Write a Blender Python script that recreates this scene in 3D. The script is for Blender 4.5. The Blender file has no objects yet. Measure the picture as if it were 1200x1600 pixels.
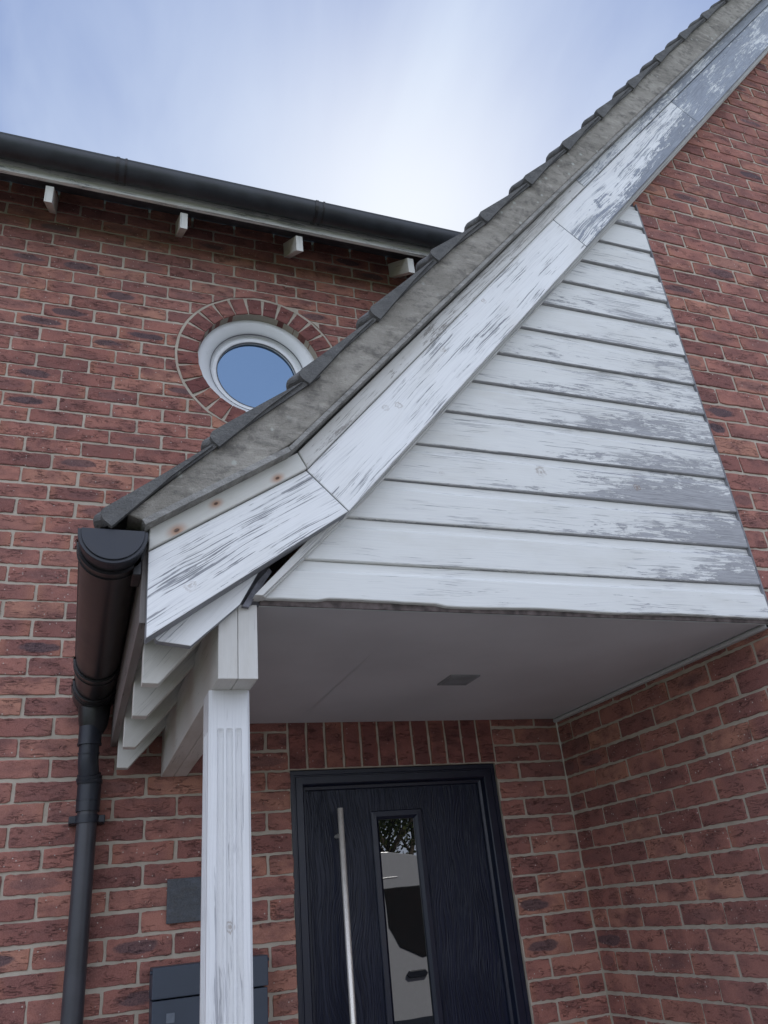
import bpy, bmesh, math, random
from mathutils import Vector, Matrix, noise
random.seed(11)
S = bpy.context.scene
COL = S.collection

# ------------------------------------------------------------------ camera
cam_d = bpy.data.cameras.new('camera'); cam = bpy.data.objects.new('camera', cam_d); COL.objects.link(cam)
S.camera = cam
RR = [[0.9375180171, -0.3359243416, -0.0906355577], [0.0759315393, 0.4517499513, -0.8889074096], [0.3395502451, 0.8264846146, 0.4490309709]]
CX = (-2.044175, -1.823337, -0.666823)
cam.matrix_world = Matrix(((RR[0][0], -RR[1][0], -RR[2][0], CX[0]), (RR[0][1], -RR[1][1], -RR[2][1], CX[1]), (RR[0][2], -RR[1][2], -RR[2][2], CX[2]), (0, 0, 0, 1)))
cam_d.sensor_fit = 'VERTICAL'; cam_d.sensor_height = 36; cam_d.sensor_width = 27; cam_d.lens = 1223.2526 / 1600 * 36
cam_d.clip_start = .02; cam_d.clip_end = 2000

# ------------------------------------------------------------------ light
SUN = Vector((.322, .618, .716)).normalized()
S.view_settings.view_transform = 'Standard'; S.view_settings.look = 'None'; S.view_settings.gamma = 1
S.view_settings.exposure = 0.9
W = bpy.data.worlds.new('World'); S.world = W; W.use_nodes = True
wt = W.node_tree; wn = wt.nodes; wl = wt.links; wn.clear()
sky = wn.new('ShaderNodeTexSky'); sky.sky_type = 'NISHITA'; sky.sun_disc = False
sky.sun_elevation = math.asin(SUN.z); sky.sun_rotation = math.atan2(SUN.x, SUN.y); sky.dust_density = 1.2; sky.air_density = 1.0; sky.ozone_density = 1.5
tc = wn.new('ShaderNodeTexCoord')
dt = wn.new('ShaderNodeVectorMath'); dt.operation = 'DOT_PRODUCT'; dt.inputs[1].default_value = SUN; wl.new(tc.outputs['Generated'], dt.inputs[0])
def wm(op, a, b=None, clamp=False):
    m = wn.new('ShaderNodeMath'); m.operation = op; m.use_clamp = clamp
    for i, x in enumerate((a, b)):
        if x is None: continue
        if isinstance(x, (int, float)): m.inputs[i].default_value = x
        else: wl.new(x, m.inputs[i])
    return m.outputs[0]
cosp = wm('MAXIMUM', dt.outputs['Value'], 0.0)
g1 = wm('POWER', cosp, 20.0); g2 = wm('POWER', cosp, 60.0)
cn = wn.new('ShaderNodeTexNoise'); cn.inputs['Scale'].default_value = 1.7; cn.inputs['Distortion'].default_value = .6; cn.inputs['Detail'].default_value = 6; cn.inputs['Roughness'].default_value = .5
cmap = wn.new('ShaderNodeMapping'); cmap.inputs['Scale'].default_value = (2.4, .9, 1.1); cmap.inputs['Location'].default_value = (.4, .1, .2)
wl.new(tc.outputs['Generated'], cmap.inputs[0]); wl.new(cmap.outputs[0], cn.inputs['Vector'])
cl = wm('MULTIPLY', wm('SUBTRACT', cn.outputs['Fac'], .45), 2.1)
f1 = wm('ADD', wm('MULTIPLY', g1, .75), wm('ADD', cl, .05), True)
m1 = wn.new('ShaderNodeMix'); m1.data_type = 'RGBA'; wl.new(f1, m1.inputs[0])
base = wn.new('ShaderNodeMix'); base.data_type = 'RGBA'; base.inputs[0].default_value = .90
wl.new(sky.outputs[0], base.inputs[6]); base.inputs[7].default_value = (1.15, 1.68, 3.2, 1)
wl.new(base.outputs[2], m1.inputs[6]); m1.inputs[7].default_value = (3.3, 3.85, 4.9, 1)
m2 = wn.new('ShaderNodeMix'); m2.data_type = 'RGBA'; wl.new(wm('MULTIPLY', g2, .8, True), m2.inputs[0])
wl.new(m1.outputs[2], m2.inputs[6]); m2.inputs[7].default_value = (5.3, 5.5, 5.8, 1)
bg = wn.new('ShaderNodeBackground'); bg.inputs[1].default_value = .1; 
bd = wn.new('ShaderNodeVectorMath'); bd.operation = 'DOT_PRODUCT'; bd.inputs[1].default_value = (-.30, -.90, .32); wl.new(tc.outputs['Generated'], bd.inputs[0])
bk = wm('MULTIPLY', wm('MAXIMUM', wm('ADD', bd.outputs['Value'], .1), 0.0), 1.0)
m3 = wn.new('ShaderNodeMix'); m3.data_type = 'RGBA'; m3.blend_type = 'ADD'; wl.new(bk, m3.inputs[0]); wl.new(m2.outputs[2], m3.inputs[6]); m3.inputs[7].default_value = (5.9, 6.1, 6.5, 1)  # added sky brightness behind the camera, lifts the light on the shaded front
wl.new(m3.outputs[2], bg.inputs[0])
wo = wn.new('ShaderNodeOutputWorld'); wl.new(bg.outputs[0], wo.inputs[0])
sd = bpy.data.lights.new('sun', 'SUN'); sd.energy = 2.6; sd.angle = math.radians(.5); sd.color = (1, .95, .88)
so = bpy.data.objects.new('sun', sd); COL.objects.link(so)
so.rotation_euler = (-SUN).to_track_quat('-Z', 'Y').to_euler()

# ------------------------------------------------------------------ constants
D = 1.331; GZ = -2.25
C5, S5 = .6494, .7604                  # upper roof pitch
A3 = math.radians(35.5); C3, S3 = math.cos(A3), math.sin(A3)
def up(s, n): return (s * C5 - n * S5, s * S5 + n * C5)

# ------------------------------------------------------------------ materials
class NT:
    def __init__(s, name):
        s.m = bpy.data.materials.new(name); s.m.use_nodes = True; s.t = s.m.node_tree; s.n = s.t.nodes; s.l = s.t.links
        s.p = s.n['Principled BSDF']; s.out = s.n['Material Output']
    def set(s, sock, v):
        if isinstance(v, bpy.types.NodeSocket): s.l.new(v, sock)
        elif v is not None: sock.default_value = v
    def node(s, t, ins={}, **kw):
        nd = s.n.new(t)
        for k, v in kw.items(): setattr(nd, k, v)
        for k, v in ins.items(): s.set(nd.inputs[k], v)
        return nd
    def uv(s, name=None): return s.node('ShaderNodeUVMap', uv_map=name or 'UVMap').outputs[0]
    def pos(s): return s.node('ShaderNodeTexCoord').outputs['Object']
    def map(s, v, scale=(1, 1, 1), loc=(0, 0, 0)): return s.node('ShaderNodeMapping', {'Vector': v, 'Scale': scale, 'Location': loc}).outputs[0]
    def noise(s, v, scale=1, detail=4, rough=.55, dist=0): return s.node('ShaderNodeTexNoise', {'Vector': v, 'Scale': scale, 'Detail': detail, 'Roughness': rough, 'Distortion': dist}).outputs['Fac']
    def math(s, op, a, b=None, c=None, clamp=False):
        nd = s.n.new('ShaderNodeMath'); nd.operation = op; nd.use_clamp = clamp
        for i, x in enumerate((a, b, c)): s.set(nd.inputs[i], x)
        return nd.outputs[0]
    def ss(s, v, lo, hi): return s.node('ShaderNodeMapRange', {'Value': v, 'From Min': lo, 'From Max': hi}, interpolation_type='SMOOTHSTEP').outputs[0]
    def lin(s, v, lo, hi, a=0., b=1.): return s.node('ShaderNodeMapRange', {'Value': v, 'From Min': lo, 'From Max': hi, 'To Min': a, 'To Max': b}).outputs[0]
    def mix(s, f, a, b, blend='MIX'):
        nd = s.n.new('ShaderNodeMix'); nd.data_type = 'RGBA'; nd.blend_type = blend
        def c(x): return x if isinstance(x, bpy.types.NodeSocket) else (tuple(x) + (1,) if len(x) == 3 else x)
        s.set(nd.inputs[0], f); s.set(nd.inputs[6], c(a)); s.set(nd.inputs[7], c(b)); return nd.outputs[2]
    def ramp(s, f, stops):
        nd = s.n.new('ShaderNodeValToRGB'); s.set(nd.inputs[0], f); e = nd.color_ramp.elements
        while len(e) < len(stops): e.new(.5)
        for i, (p, c) in enumerate(stops): e[i].position = p; e[i].color = tuple(c) + (1,)
        return nd.outputs[0]
    def attr(s, name): return s.node('ShaderNodeAttribute', attribute_name=name)
    def sep(s, v): return s.node('ShaderNodeSeparateXYZ', {'Vector': v}).outputs
    def bump(s, h, strength=.3, dist=.002, nrm=None):
        nd = s.node('ShaderNodeBump', {'Height': h, 'Strength': strength, 'Distance': dist})
        if nrm is not None: s.l.new(nrm, nd.inputs['Normal'])
        return nd.outputs[0]
    def fin(s, col=None, rough=None, nrm=None, spec=None, metal=None):
        s.set(s.p.inputs['Base Color'], tuple(col) + (1,) if isinstance(col, (tuple, list)) and len(col) == 3 else col)
        s.set(s.p.inputs['Roughness'], rough); s.set(s.p.inputs['Specular IOR Level'], spec); s.set(s.p.inputs['Metallic'], metal)
        if nrm is not None: s.l.new(nrm, s.p.inputs['Normal'])
        return s.m

def paint(name, w0=0., wu=0., u0=0., wv=0., v0=0., crack=.5, spots=(), stains=(), white=(.70, .71, .70), bare=(.27, .275, .29), dirt=.35, patchy=1., gs=1.):
    """old white gloss paint flaking off grey weathered softwood; UV = metres, u along the grain"""
    t = NT(name); uv = t.uv(); u, v, _ = t.sep(uv)
    rnd = t.node('ShaderNodeObjectInfo').outputs['Random']
    off = t.node('ShaderNodeCombineXYZ', {'X': t.math('MULTIPLY', rnd, 37.), 'Y': t.math('MULTIPLY', rnd, 91.), 'Z': 0.}).outputs[0]
    q = t.node('ShaderNodeVectorMath', {0: uv, 1: off}, operation='ADD').outputs[0]
    # wandering grain
    wob = t.noise(t.map(q, (1.6, 5, 1)), 1, 3)
    wv_ = t.node('ShaderNodeCombineXYZ', {'X': 0., 'Y': t.math('MULTIPLY', t.math('SUBTRACT', wob, .5), .05), 'Z': 0.}).outputs[0]
    g = t.node('ShaderNodeVectorMath', {0: q, 1: wv_}, operation='ADD').outputs[0]
    big = t.noise(t.map(g, (2.6, 11, 1)), 1, 9, .68, .3)
    mid = t.noise(t.map(g, (13, 60, 1)), 1, 8, .75)
    fine = t.noise(t.map(g, (7 * gs, 330 * gs, 1)), 1, 3, .6)
    reg = t.noise(t.map(q, (1.1, 2.5, 1), (3, 7, 0)), 1, 2)
    wear = t.math('ADD', w0, t.math('MULTIPLY', t.math('SUBTRACT', u, u0), wu))
    if wv: wear = t.math('ADD', wear, t.math('MULTIPLY', t.math('SUBTRACT', v, v0), wv))
    wear = t.math('ADD', wear, t.math('MULTIPLY', t.math('SUBTRACT', reg, .5), .8 * patchy))
    wear = t.math('MINIMUM', t.math('MAXIMUM', wear, -1.), 1.5)
    fl = t.math('ADD', t.math('MULTIPLY', big, .38), t.math('ADD', t.math('MULTIPLY', mid, .40), t.math('MULTIPLY', fine, .22)))
    thr = t.math('MULTIPLY_ADD', wear, -.118, .598)
    flake = t.ss(t.math('SUBTRACT', fl, thr), -.0025, .0035)
    # hairline cracks along the grain
    cr1 = t.noise(t.map(g, (5 * gs, 320 * gs, 1), (5, 2, 0)), 1, 3, .6)
    cr2 = t.noise(t.map(g, (1.5, 115, 1), (15, 2, 0)), 1, 3, .6)
    crm = t.noise(t.map(q, (2.4, 9, 1), (9, 4, 0)), 1, 5, .65)
    gatec = t.math('ADD', t.math('MULTIPLY', t.math('SUBTRACT', crm, .5), .75), t.math('MULTIPLY', wear, .06))
    gatec = t.math('ADD', gatec, .045 * crack); c1 = t.math('ADD', cr1, gatec); c2 = t.math('ADD', cr2, gatec)
    cracks = t.math('MAXIMUM', t.ss(c1, .70 - .06 * crack, .735 - .06 * crack), t.ss(c2, .745 - .06 * crack, .765 - .06 * crack))
    cracks = t.math('MULTIPLY', cracks, min(1., .55 + crack * .4))
    mask = t.math('MAXIMUM', flake, cracks)
    # colours
    dn = t.noise(t.map(q, (3, 9, 1), (1, 8, 0)), 1, 6, .6)
    dirty = (white[0] * .70, white[1] * .67, white[2] * .60)
    wc = t.mix(t.math('MULTIPLY', t.ss(dn, .45, .8), dirt), white, dirty)
    wc = t.mix(t.math('MULTIPLY', t.ss(fine, .35, .7), .10), wc, (.42, .42, .42))
    bc = t.ramp(fine, [(.3, tuple(x * .62 for x in bare)), (.55, bare), (.75, tuple(x * 1.45 for x in bare))])
    bc = t.mix(t.math('MULTIPLY', t.ss(mid, .4, .7), .35), bc, tuple(x * 1.5 for x in bare))
    col = t.mix(mask, wc, bc)
    for k, (su, sv, r) in enumerate(spots):      # knots showing through: ragged ring, resin brown
        d = t.node('ShaderNodeVectorMath', {0: uv, 1: (su, sv, 0)}, operation='DISTANCE').outputs['Value']
        d = t.math('ADD', d, t.math('MULTIPLY', t.math('SUBTRACT', mid, .5), r * 3.2))
        ring = t.math('MULTIPLY', t.ss(d, r * .5, r * .75), t.math('SUBTRACT', 1., t.ss(d, r * .85, r * 1.1)))
        core = t.math('SUBTRACT', 1., t.ss(d, r * .15, r * .5))
        col = t.mix(t.math('MULTIPLY', t.math('MAXIMUM', ring, core), t.math('MULTIPLY', t.ss(big, .35, .62), .8)), col, (.24, .17, .12))
    for k, (su, sv, r) in enumerate(stains):     # rusting nail heads
        dv = t.node('ShaderNodeVectorMath', {0: uv, 1: (su, sv, 0)}, operation='SUBTRACT').outputs[0]
        d = t.node('ShaderNodeVectorMath', {0: t.map(dv, (.6, 1, 1))}, operation='LENGTH').outputs['Value']
        col = t.mix(t.math('MULTIPLY', t.math('SUBTRACT', 1., t.ss(d, 0., r)), .85), col, (.42, .17, .06))
        col = t.mix(t.math('SUBTRACT', 1., t.ss(d, r * .12, r * .28)), col, (.10, .05, .03))
    thin = t.math('MULTIPLY', t.ss(t.math('ADD', fine, t.math('MULTIPLY', gatec, .8)), .50, .68), .18)
    col = t.mix(t.math('MULTIPLY', thin, t.math('SUBTRACT', 1., mask)), col, tuple(x * 1.5 for x in bare))
    h = t.math('ADD', t.math('MULTIPLY', mask, -1.), t.math('MULTIPLY', fine, .25))
    nr = t.bump(h, .55, .0012)
    return t.fin(col, t.mix(mask, (.48,) * 3, (.85,) * 3), nr, .35)

def mat_brick(name='brick_faces', red=1.):
    t = NT(name); bc = t.attr('bc'); r1, r2, fl = t.sep(bc.outputs['Vector'])
    loc = t.uv('loc'); lx, ly, _ = t.sep(loc)
    p = t.pos(); off = t.node('ShaderNodeCombineXYZ', {'X': t.math('MULTIPLY', r1, 31.), 'Y': t.math('MULTIPLY', r2, 17.), 'Z': t.math('MULTIPLY', r1, 53.)}).outputs[0]
    q = t.node('ShaderNodeVectorMath', {0: p, 1: off}, operation='ADD').outputs[0]
    uv = t.node('ShaderNodeVectorMath', {0: t.uv(), 1: off}, operation='ADD').outputs[0]
    base = t.ramp(r1, [(0., (.230, .090, .078)), (.22, (.320, .128, .102)), (.5, (.395, .165, .128)), (.8, (.450, .192, .145)), (1., (.540, .262, .175))])
    n1 = t.noise(t.map(uv, (9, 14, 1)), 1, 5, .6)
    base = t.mix(t.ss(n1, .35, .72), base, t.mix(r2, (.150, .066, .062), (.225, .098, .085)))
    # pale orange ends on some bricks
    endm = t.math('MULTIPLY', t.ss(t.math('ABSOLUTE', t.math('ADD', lx, t.math('MULTIPLY', t.math('SUBTRACT', n1, .5), .5))), .55, 1.0), t.ss(r2, .45, .95))
    base = t.mix(t.math('MULTIPLY', endm, .55), base, (.46, .20, .12))
    # creased sand-moulded face: dark wandering creases along the length
    cz = t.noise(t.map(uv, (13, 62, 1)), 1, 3, .6, 1.6)
    cr = t.math('SUBTRACT', 1., t.ss(t.math('ABSOLUTE', t.math('SUBTRACT', cz, .5)), .0, .028))
    gate = t.ss(t.noise(t.map(uv, (14, 30, 1), (4, 4, 0)), 1, 2), .47, .60)
    crease = t.math('MULTIPLY', cr, gate)
    base = t.mix(t.math('MULTIPLY', crease, .75), base, (.055, .03, .032))
    # burnt blue-black hearts
    el = t.math('ADD', t.math('POWER', t.math('MULTIPLY', t.math('ADD', lx, t.math('MULTIPLY', t.math('SUBTRACT', r1, .5), .5)), 1.3), 2.), t.math('POWER', t.math('MULTIPLY', ly, 1.45), 2.))
    el = t.math('ADD', el, t.math('MULTIPLY', t.math('SUBTRACT', n1, .5), 3.2))
    hm = t.math('MULTIPLY', t.math('SUBTRACT', 1., t.ss(el, .55, 1.0)), fl)
    base = t.mix(hm, base, (.050, .048, .062))
    # grit: pale flecks
    vo = t.node('ShaderNodeTexVoronoi', {'Vector': q, 'Scale': 85.}); vr = t.sep(vo.outputs['Color'])[0]
    fk = t.math('MULTIPLY', t.math('SUBTRACT', 1., t.ss(vo.outputs['Distance'], .13, .26)), t.ss(vr, .90, .93))
    base = t.mix(fk, base, (.62, .56, .50))
    sm = t.noise(q, 260, 3, .7)
    base = t.mix(.28, base, t.mix(t.ss(sm, .3, .7), (.09, .035, .03), (.42, .23, .20)), 'MIX')
    big = t.noise(p, 1.3, 3)
    ef = t.math('MULTIPLY', t.ss(t.noise(t.map(p, loc=(3, 1, 8)), 2.1, 6, .7), .66, .74), .35); base = t.mix(ef, base, (.62, .56, .52))
    if red != 1.: base = t.mix(1., base, (red, red * .9, red * .95), 'MULTIPLY')
    base = t.mix(t.math('MULTIPLY', t.ss(big, .45, .75), .22), base, (.36, .20, .18))
    h = t.math('ADD', t.math('MULTIPLY', crease, -1.4), t.math('ADD', t.math('MULTIPLY', sm, .3), t.math('MULTIPLY', n1, 1.1)))
    return t.fin(base, .9, t.bump(h, .8, .003), .2)
def mat_mortar():
    t = NT('mortar'); p = t.pos(); n = t.noise(p, 9, 5); f = t.noise(p, 320, 3, .7)
    c = t.mix(t.ss(n, .3, .7), (.37, .315, .25), (.50, .44, .36)); c = t.mix(.3, c, t.mix(f, (.25, .21, .17), (.68, .62, .53)))
    return t.fin(c, .95, t.bump(t.math('ADD', f, t.math('MULTIPLY', n, 2.)), .6, .0015), .15)
def mat_concrete(name, a, b, lichen=.5, dark=(.05, .05, .055)):
    t = NT(name); p = t.pos(); n = t.noise(p, 7, 7, .65, .3); n2 = t.noise(t.map(p, loc=(5, 3, 1)), 22, 5, .65); f = t.noise(p, 240, 3, .7)
    c = t.mix(t.ss(n, .3, .7), a, b); c = t.mix(t.math('MULTIPLY', t.ss(n2, .50, .68), .7), c, dark)
    vo = t.node('ShaderNodeTexVoronoi', {'Vector': t.map(p, loc=(0, 0, 0)), 'Scale': 34.}); vr = t.sep(vo.outputs['Color'])[1]
    l = t.math('MULTIPLY', t.math('SUBTRACT', 1., t.ss(t.math('ADD', vo.outputs['Distance'], t.math('MULTIPLY', f, .35)), .3, .5)), t.ss(vr, .80, .84))
    l = t.math('MULTIPLY', l, t.ss(t.noise(p, 3.1, 2), .48, .6))
    c = t.mix(t.math('MULTIPLY', l, lichen), c, (.55, .56, .50)); st = t.noise(t.map(p, (3, 3, 9), (7, 7, 7)), 5, 6, .7); c = t.mix(t.math('MULTIPLY', t.ss(st, .52, .66), .55), c, tuple(x * .6 for x in dark)); c = t.mix(t.math('MULTIPLY', t.ss(st, .46, .36), .35), c, tuple(min(1, x * 1.6) for x in b)); c = t.mix(.28, c, t.mix(f, (.04, .04, .04), (.5, .49, .46)))
    return t.fin(c, .92, t.bump(t.math('ADD', f, t.math('MULTIPLY', t.math('ADD', n2, st), 2.)), .9, .004), .2)
def mat_plain(name, col, rough=.5, spec=.5, metal=0., var=.15, nscale=20, bump=.0, coat=0):
    t = NT(name); n = t.noise(t.pos(), nscale, 5, .6)
    c = t.mix(t.ss(n, .3, .7), tuple(x * (1 - var) for x in col), tuple(min(1, x * (1 + var)) for x in col))
    r = t.lin(n, .3, .7, rough * .85, min(1, rough * 1.15))
    if coat: t.p.inputs['Coat Weight'].default_value = coat; t.p.inputs['Coat Roughness'].default_value = .15
    return t.fin(c, r, t.bump(n, bump, .002) if bump else None, spec, metal)

M_brick = mat_brick(); M_mortar = mat_mortar()
M_mort_verge = mat_concrete('verge_mortar', (.25, .225, .185), (.42, .385, .33), 1., (.11, .095, .08))
M_under = mat_concrete('undercloak_cement', (.27, .26, .24), (.40, .385, .36), .9, (.16, .15, .14))
M_tile = mat_concrete('roof_tile_concrete', (.050, .050, .054), (.125, .122, .118), .9)
M_gutter = mat_plain('black_plastic', (.018, .017, .019), .32, .5, var=.35, nscale=9)
M_gcap = mat_plain('black_plastic_cap', (.016, .019, .028), .45, .5, var=.2, nscale=14)
M_upvc = mat_plain('white_upvc', (.74, .75, .75), .3, .5, var=.03, nscale=5)
M_steel = mat_plain('brushed_steel', (.80, .76, .69), .42, .5, .6, .05, 60)
M_darkwood = mat_plain('dark_batten', (.17, .17, .19), .8, .2, var=.3, nscale=40, bump=.4)
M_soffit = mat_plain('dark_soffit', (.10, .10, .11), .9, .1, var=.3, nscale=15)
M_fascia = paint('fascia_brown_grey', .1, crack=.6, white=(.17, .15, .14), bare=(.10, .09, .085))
M_cream = paint('rafter_cream', -.55, crack=.35, white=(.66, .64, .59), bare=(.30, .29, .27), dirt=.7)
M_beam = paint('beam_paint', -.6, crack=.5, white=(.60, .58, .54), bare=(.30, .29, .27), dirt=1.)
M_post = paint('post_paint', -.45, wu=-.9, u0=-.55, crack=.75, gs=.8, white=(.72, .72, .72), bare=(.34, .34, .36),
               spots=[(-.675, .0525, .011)])
M_ceil = mat_plain('ceiling_paint', (.52, .51, .52), .7, .3, var=.06, nscale=2.2, bump=.1)
M_trim = mat_plain('trim_white', (.50, .50, .50), .4, .4, var=.06, nscale=8)
M_cap_low = paint('capping_lower', -.45, crack=.35, white=(.64, .63, .58), dirt=.9, stains=[(-1.418, -1.232, .022), (-1.296, -1.244, .017), (-1.116, -1.225, .018)], bare=(.34, .33, .30))
M_cap_mid = paint('capping_middle', .28, wu=-.1, u0=0, crack=.7, white=(.66, .65, .62), dirt=.7, bare=(.30, .28, .26))
M_cap_up = paint('capping_upper', .7, wu=.35, u0=1.6, crack=.6, bare=(.30, .32, .36))
M_bb_low = paint('barge_lower', .15, white=(.82, .82, .81), wv=6., v0=-1.10, crack=1., spots=[(-1.47, -1.10, .014)], gs=.8)  # white raised on the lower three bargeboards: glare put into the paint colour
M_bb_mid = paint('barge_middle', -.32, white=(.82, .82, .81), wu=-.12, u0=-.2, crack=.95, spots=[(-.362, -1.386, .012), (-.324, -1.365, .012), (-.027, -1.387, .011), (.272, -1.401, .009)], gs=.8)
M_bb_up = paint('barge_upper', .45, white=(.82, .82, .81), wu=.42, u0=1.2, wv=7., v0=-1.35, crack=.8, bare=(.27, .29, .33), gs=.8)
M_bb_top = paint('barge_bare', 1.05, wv=2., v0=-1.35, crack=.9, patchy=1.2, bare=(.30, .325, .375), gs=.8)
M_strip = paint('inner_strip', -.3, crack=.6, white=(.66, .65, .62), dirt=.8)
M_weather = []
BSP = {9: [(-.781, -.869, .011), (-.201, -.960, .014)], 3: [(-1.106, -.460, .009), (-.759, -.501, .018), (-.401, -.482, .012)]}
WLEV = [-.30, -.05, .10, .25, .02, .12, .12, -.08, -.15, -.1, -.05, -.15, -.2, -.3]
for i in range(14):
    M_weather.append(paint('weatherboard_paint', WLEV[i] + .18, wu=.62 * (1.5, 1.7, 2.0, 1.9, 1.7, 1.6, 1.4, 1.1, .8, .9, .8, .8, .8, .8)[i], u0=-.60, wv=5., v0=-(.09 + .1336 * i), crack=.6, dirt=.35, patchy=1.5, white=(.72, .72, .69), bare=(.34, .34, .35),
                           spots=BSP.get(i, []), stains=[(-1.642, -.075, .02)] if i == 0 else []))

# ------------------------------------------------------------------ mesh helpers
def tag(o, label=None, cat=None, group=None, kind=None):
    if label: o['label'] = label
    if cat: o['category'] = cat
    if group: o['group'] = group
    if kind: o['kind'] = kind
    return o
def empty(name, loc, label, cat, group=None):
    o = bpy.data.objects.new(name, None); COL.objects.link(o); o.location = loc; o.empty_display_size = .1
    return tag(o, label, cat, group)
def link(name, me, mat, parent=None):
    mats = mat if isinstance(mat, (list, tuple)) else [mat]
    for m in mats: me.materials.append(m)
    o = bpy.data.objects.new(name, me); COL.objects.link(o)
    if parent is not None:
        o.parent = parent; o.matrix_parent_inverse = Matrix.Translation(-Vector(parent_loc(parent)))
    return o
def parent_loc(p):
    v = Vector(p.location)
    while p.parent is not None:
        v = v + Vector(p.matrix_parent_inverse.translation); p = p.parent; v = v + Vector(p.location)
    return v
class MB:
    def __init__(s): s.v = []; s.f = []; s.mi = []; s.sm = []
    def add(s, vs, fs, mi=0, smooth=False):
        b = len(s.v); s.v += [tuple(p) for p in vs]; s.f += [tuple(b + i for i in f) for f in fs]; s.mi += [mi] * len(fs); s.sm += [smooth] * len(fs)
    def box(s, x0, x1, y0, y1, z0, z1, mi=0):
        s.add([(x0, y0, z0), (x1, y0, z0), (x1, y1, z0), (x0, y1, z0), (x0, y0, z1), (x1, y0, z1), (x1, y1, z1), (x0, y1, z1)],
              [(0, 3, 2, 1), (4, 5, 6, 7), (0, 1, 5, 4), (1, 2, 6, 5), (2, 3, 7, 6), (3, 0, 4, 7)], mi)
    def prism(s, poly, y0, y1, mi=0, smooth=False):           # polygon (x,z) extruded along y
        n = len(poly); a = sum(poly[i][0] * poly[(i + 1) % n][1] - poly[(i + 1) % n][0] * poly[i][1] for i in range(n))
        if a < 0: poly = poly[::-1]
        vs = [(x, y0, z) for x, z in poly] + [(x, y1, z) for x, z in poly]
        fs = [tuple(range(n)), tuple(range(2 * n - 1, n - 1, -1))] + [(i, i + n, (i + 1) % n + n, (i + 1) % n) for i in range(n)]
        s.add(vs, fs, mi, smooth)
    def tube(s, pts, r, seg=16, mi=0, caps=True, smooth=True):
        rs = r if isinstance(r, (list, tuple)) else [r] * len(pts); pts = [Vector(p) for p in pts]; vs = []; fs = []
        ref = None
        for i, p in enumerate(pts):
            t = (pts[min(i + 1, len(pts) - 1)] - pts[max(i - 1, 0)])
            if t.length < 1e-9: t = Vector((0, 0, 1))
            t.normalize()
            if ref is None: ref = t.orthogonal().normalized()
            ref = (ref - t * ref.dot(t)).normalized(); b = t.cross(ref)
            for k in range(seg):
                a = 2 * math.pi * k / seg; vs.append(p + (ref * math.cos(a) + b * math.sin(a)) * rs[i])
        for i in range(len(pts) - 1):
            for k in range(seg):
                k2 = (k + 1) % seg; fs.append((i * seg + k, i * seg + k2, (i + 1) * seg + k2, (i + 1) * seg + k))
        s.add(vs, fs, mi, smooth)
        if caps:
            s.add(vs[:seg], [tuple(range(seg - 1, -1, -1))], mi); s.add(vs[-seg:], [tuple(range(seg))], mi)
    def build(s, name, mat, parent=None, g=(1, 0, 0), bevel=0, autos=False, shift=None):
        me = bpy.data.meshes.new(name)
        v = s.v if shift is None else [(a + shift[0], b + shift[1], c + shift[2]) for a, b, c in s.v]
        me.from_pydata(v, [], s.f); me.validate(clean_customdata=False)
        if len(me.polygons) == len(s.f):
            me.polygons.foreach_set('material_index', s.mi); me.polygons.foreach_set('use_smooth', s.sm)
        uvl = me.uv_layers.new(name='UVMap'); G = Vector(g).normalized()
        for p in me.polygons:
            n = p.normal; h = G.cross(n); gg = G
            if h.length < .3: gg = Vector((0, 0, 1)) if abs(G.z) < .5 else Vector((1, 0, 0)); h = gg.cross(n)
            h.normalize()
            for li in p.loop_indices:
                c = me.vertices[me.loops[li].vertex_index].co; uvl.data[li].uv = (c.dot(gg), c.dot(h))
        me.update(); o = link(name, me, mat, parent)
        if bevel:
            b = o.modifiers.new('Bevel', 'BEVEL'); b.width = bevel; b.segments = 2; b.limit_method = 'ANGLE'; b.angle_limit = math.radians(40)
        return o

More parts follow.
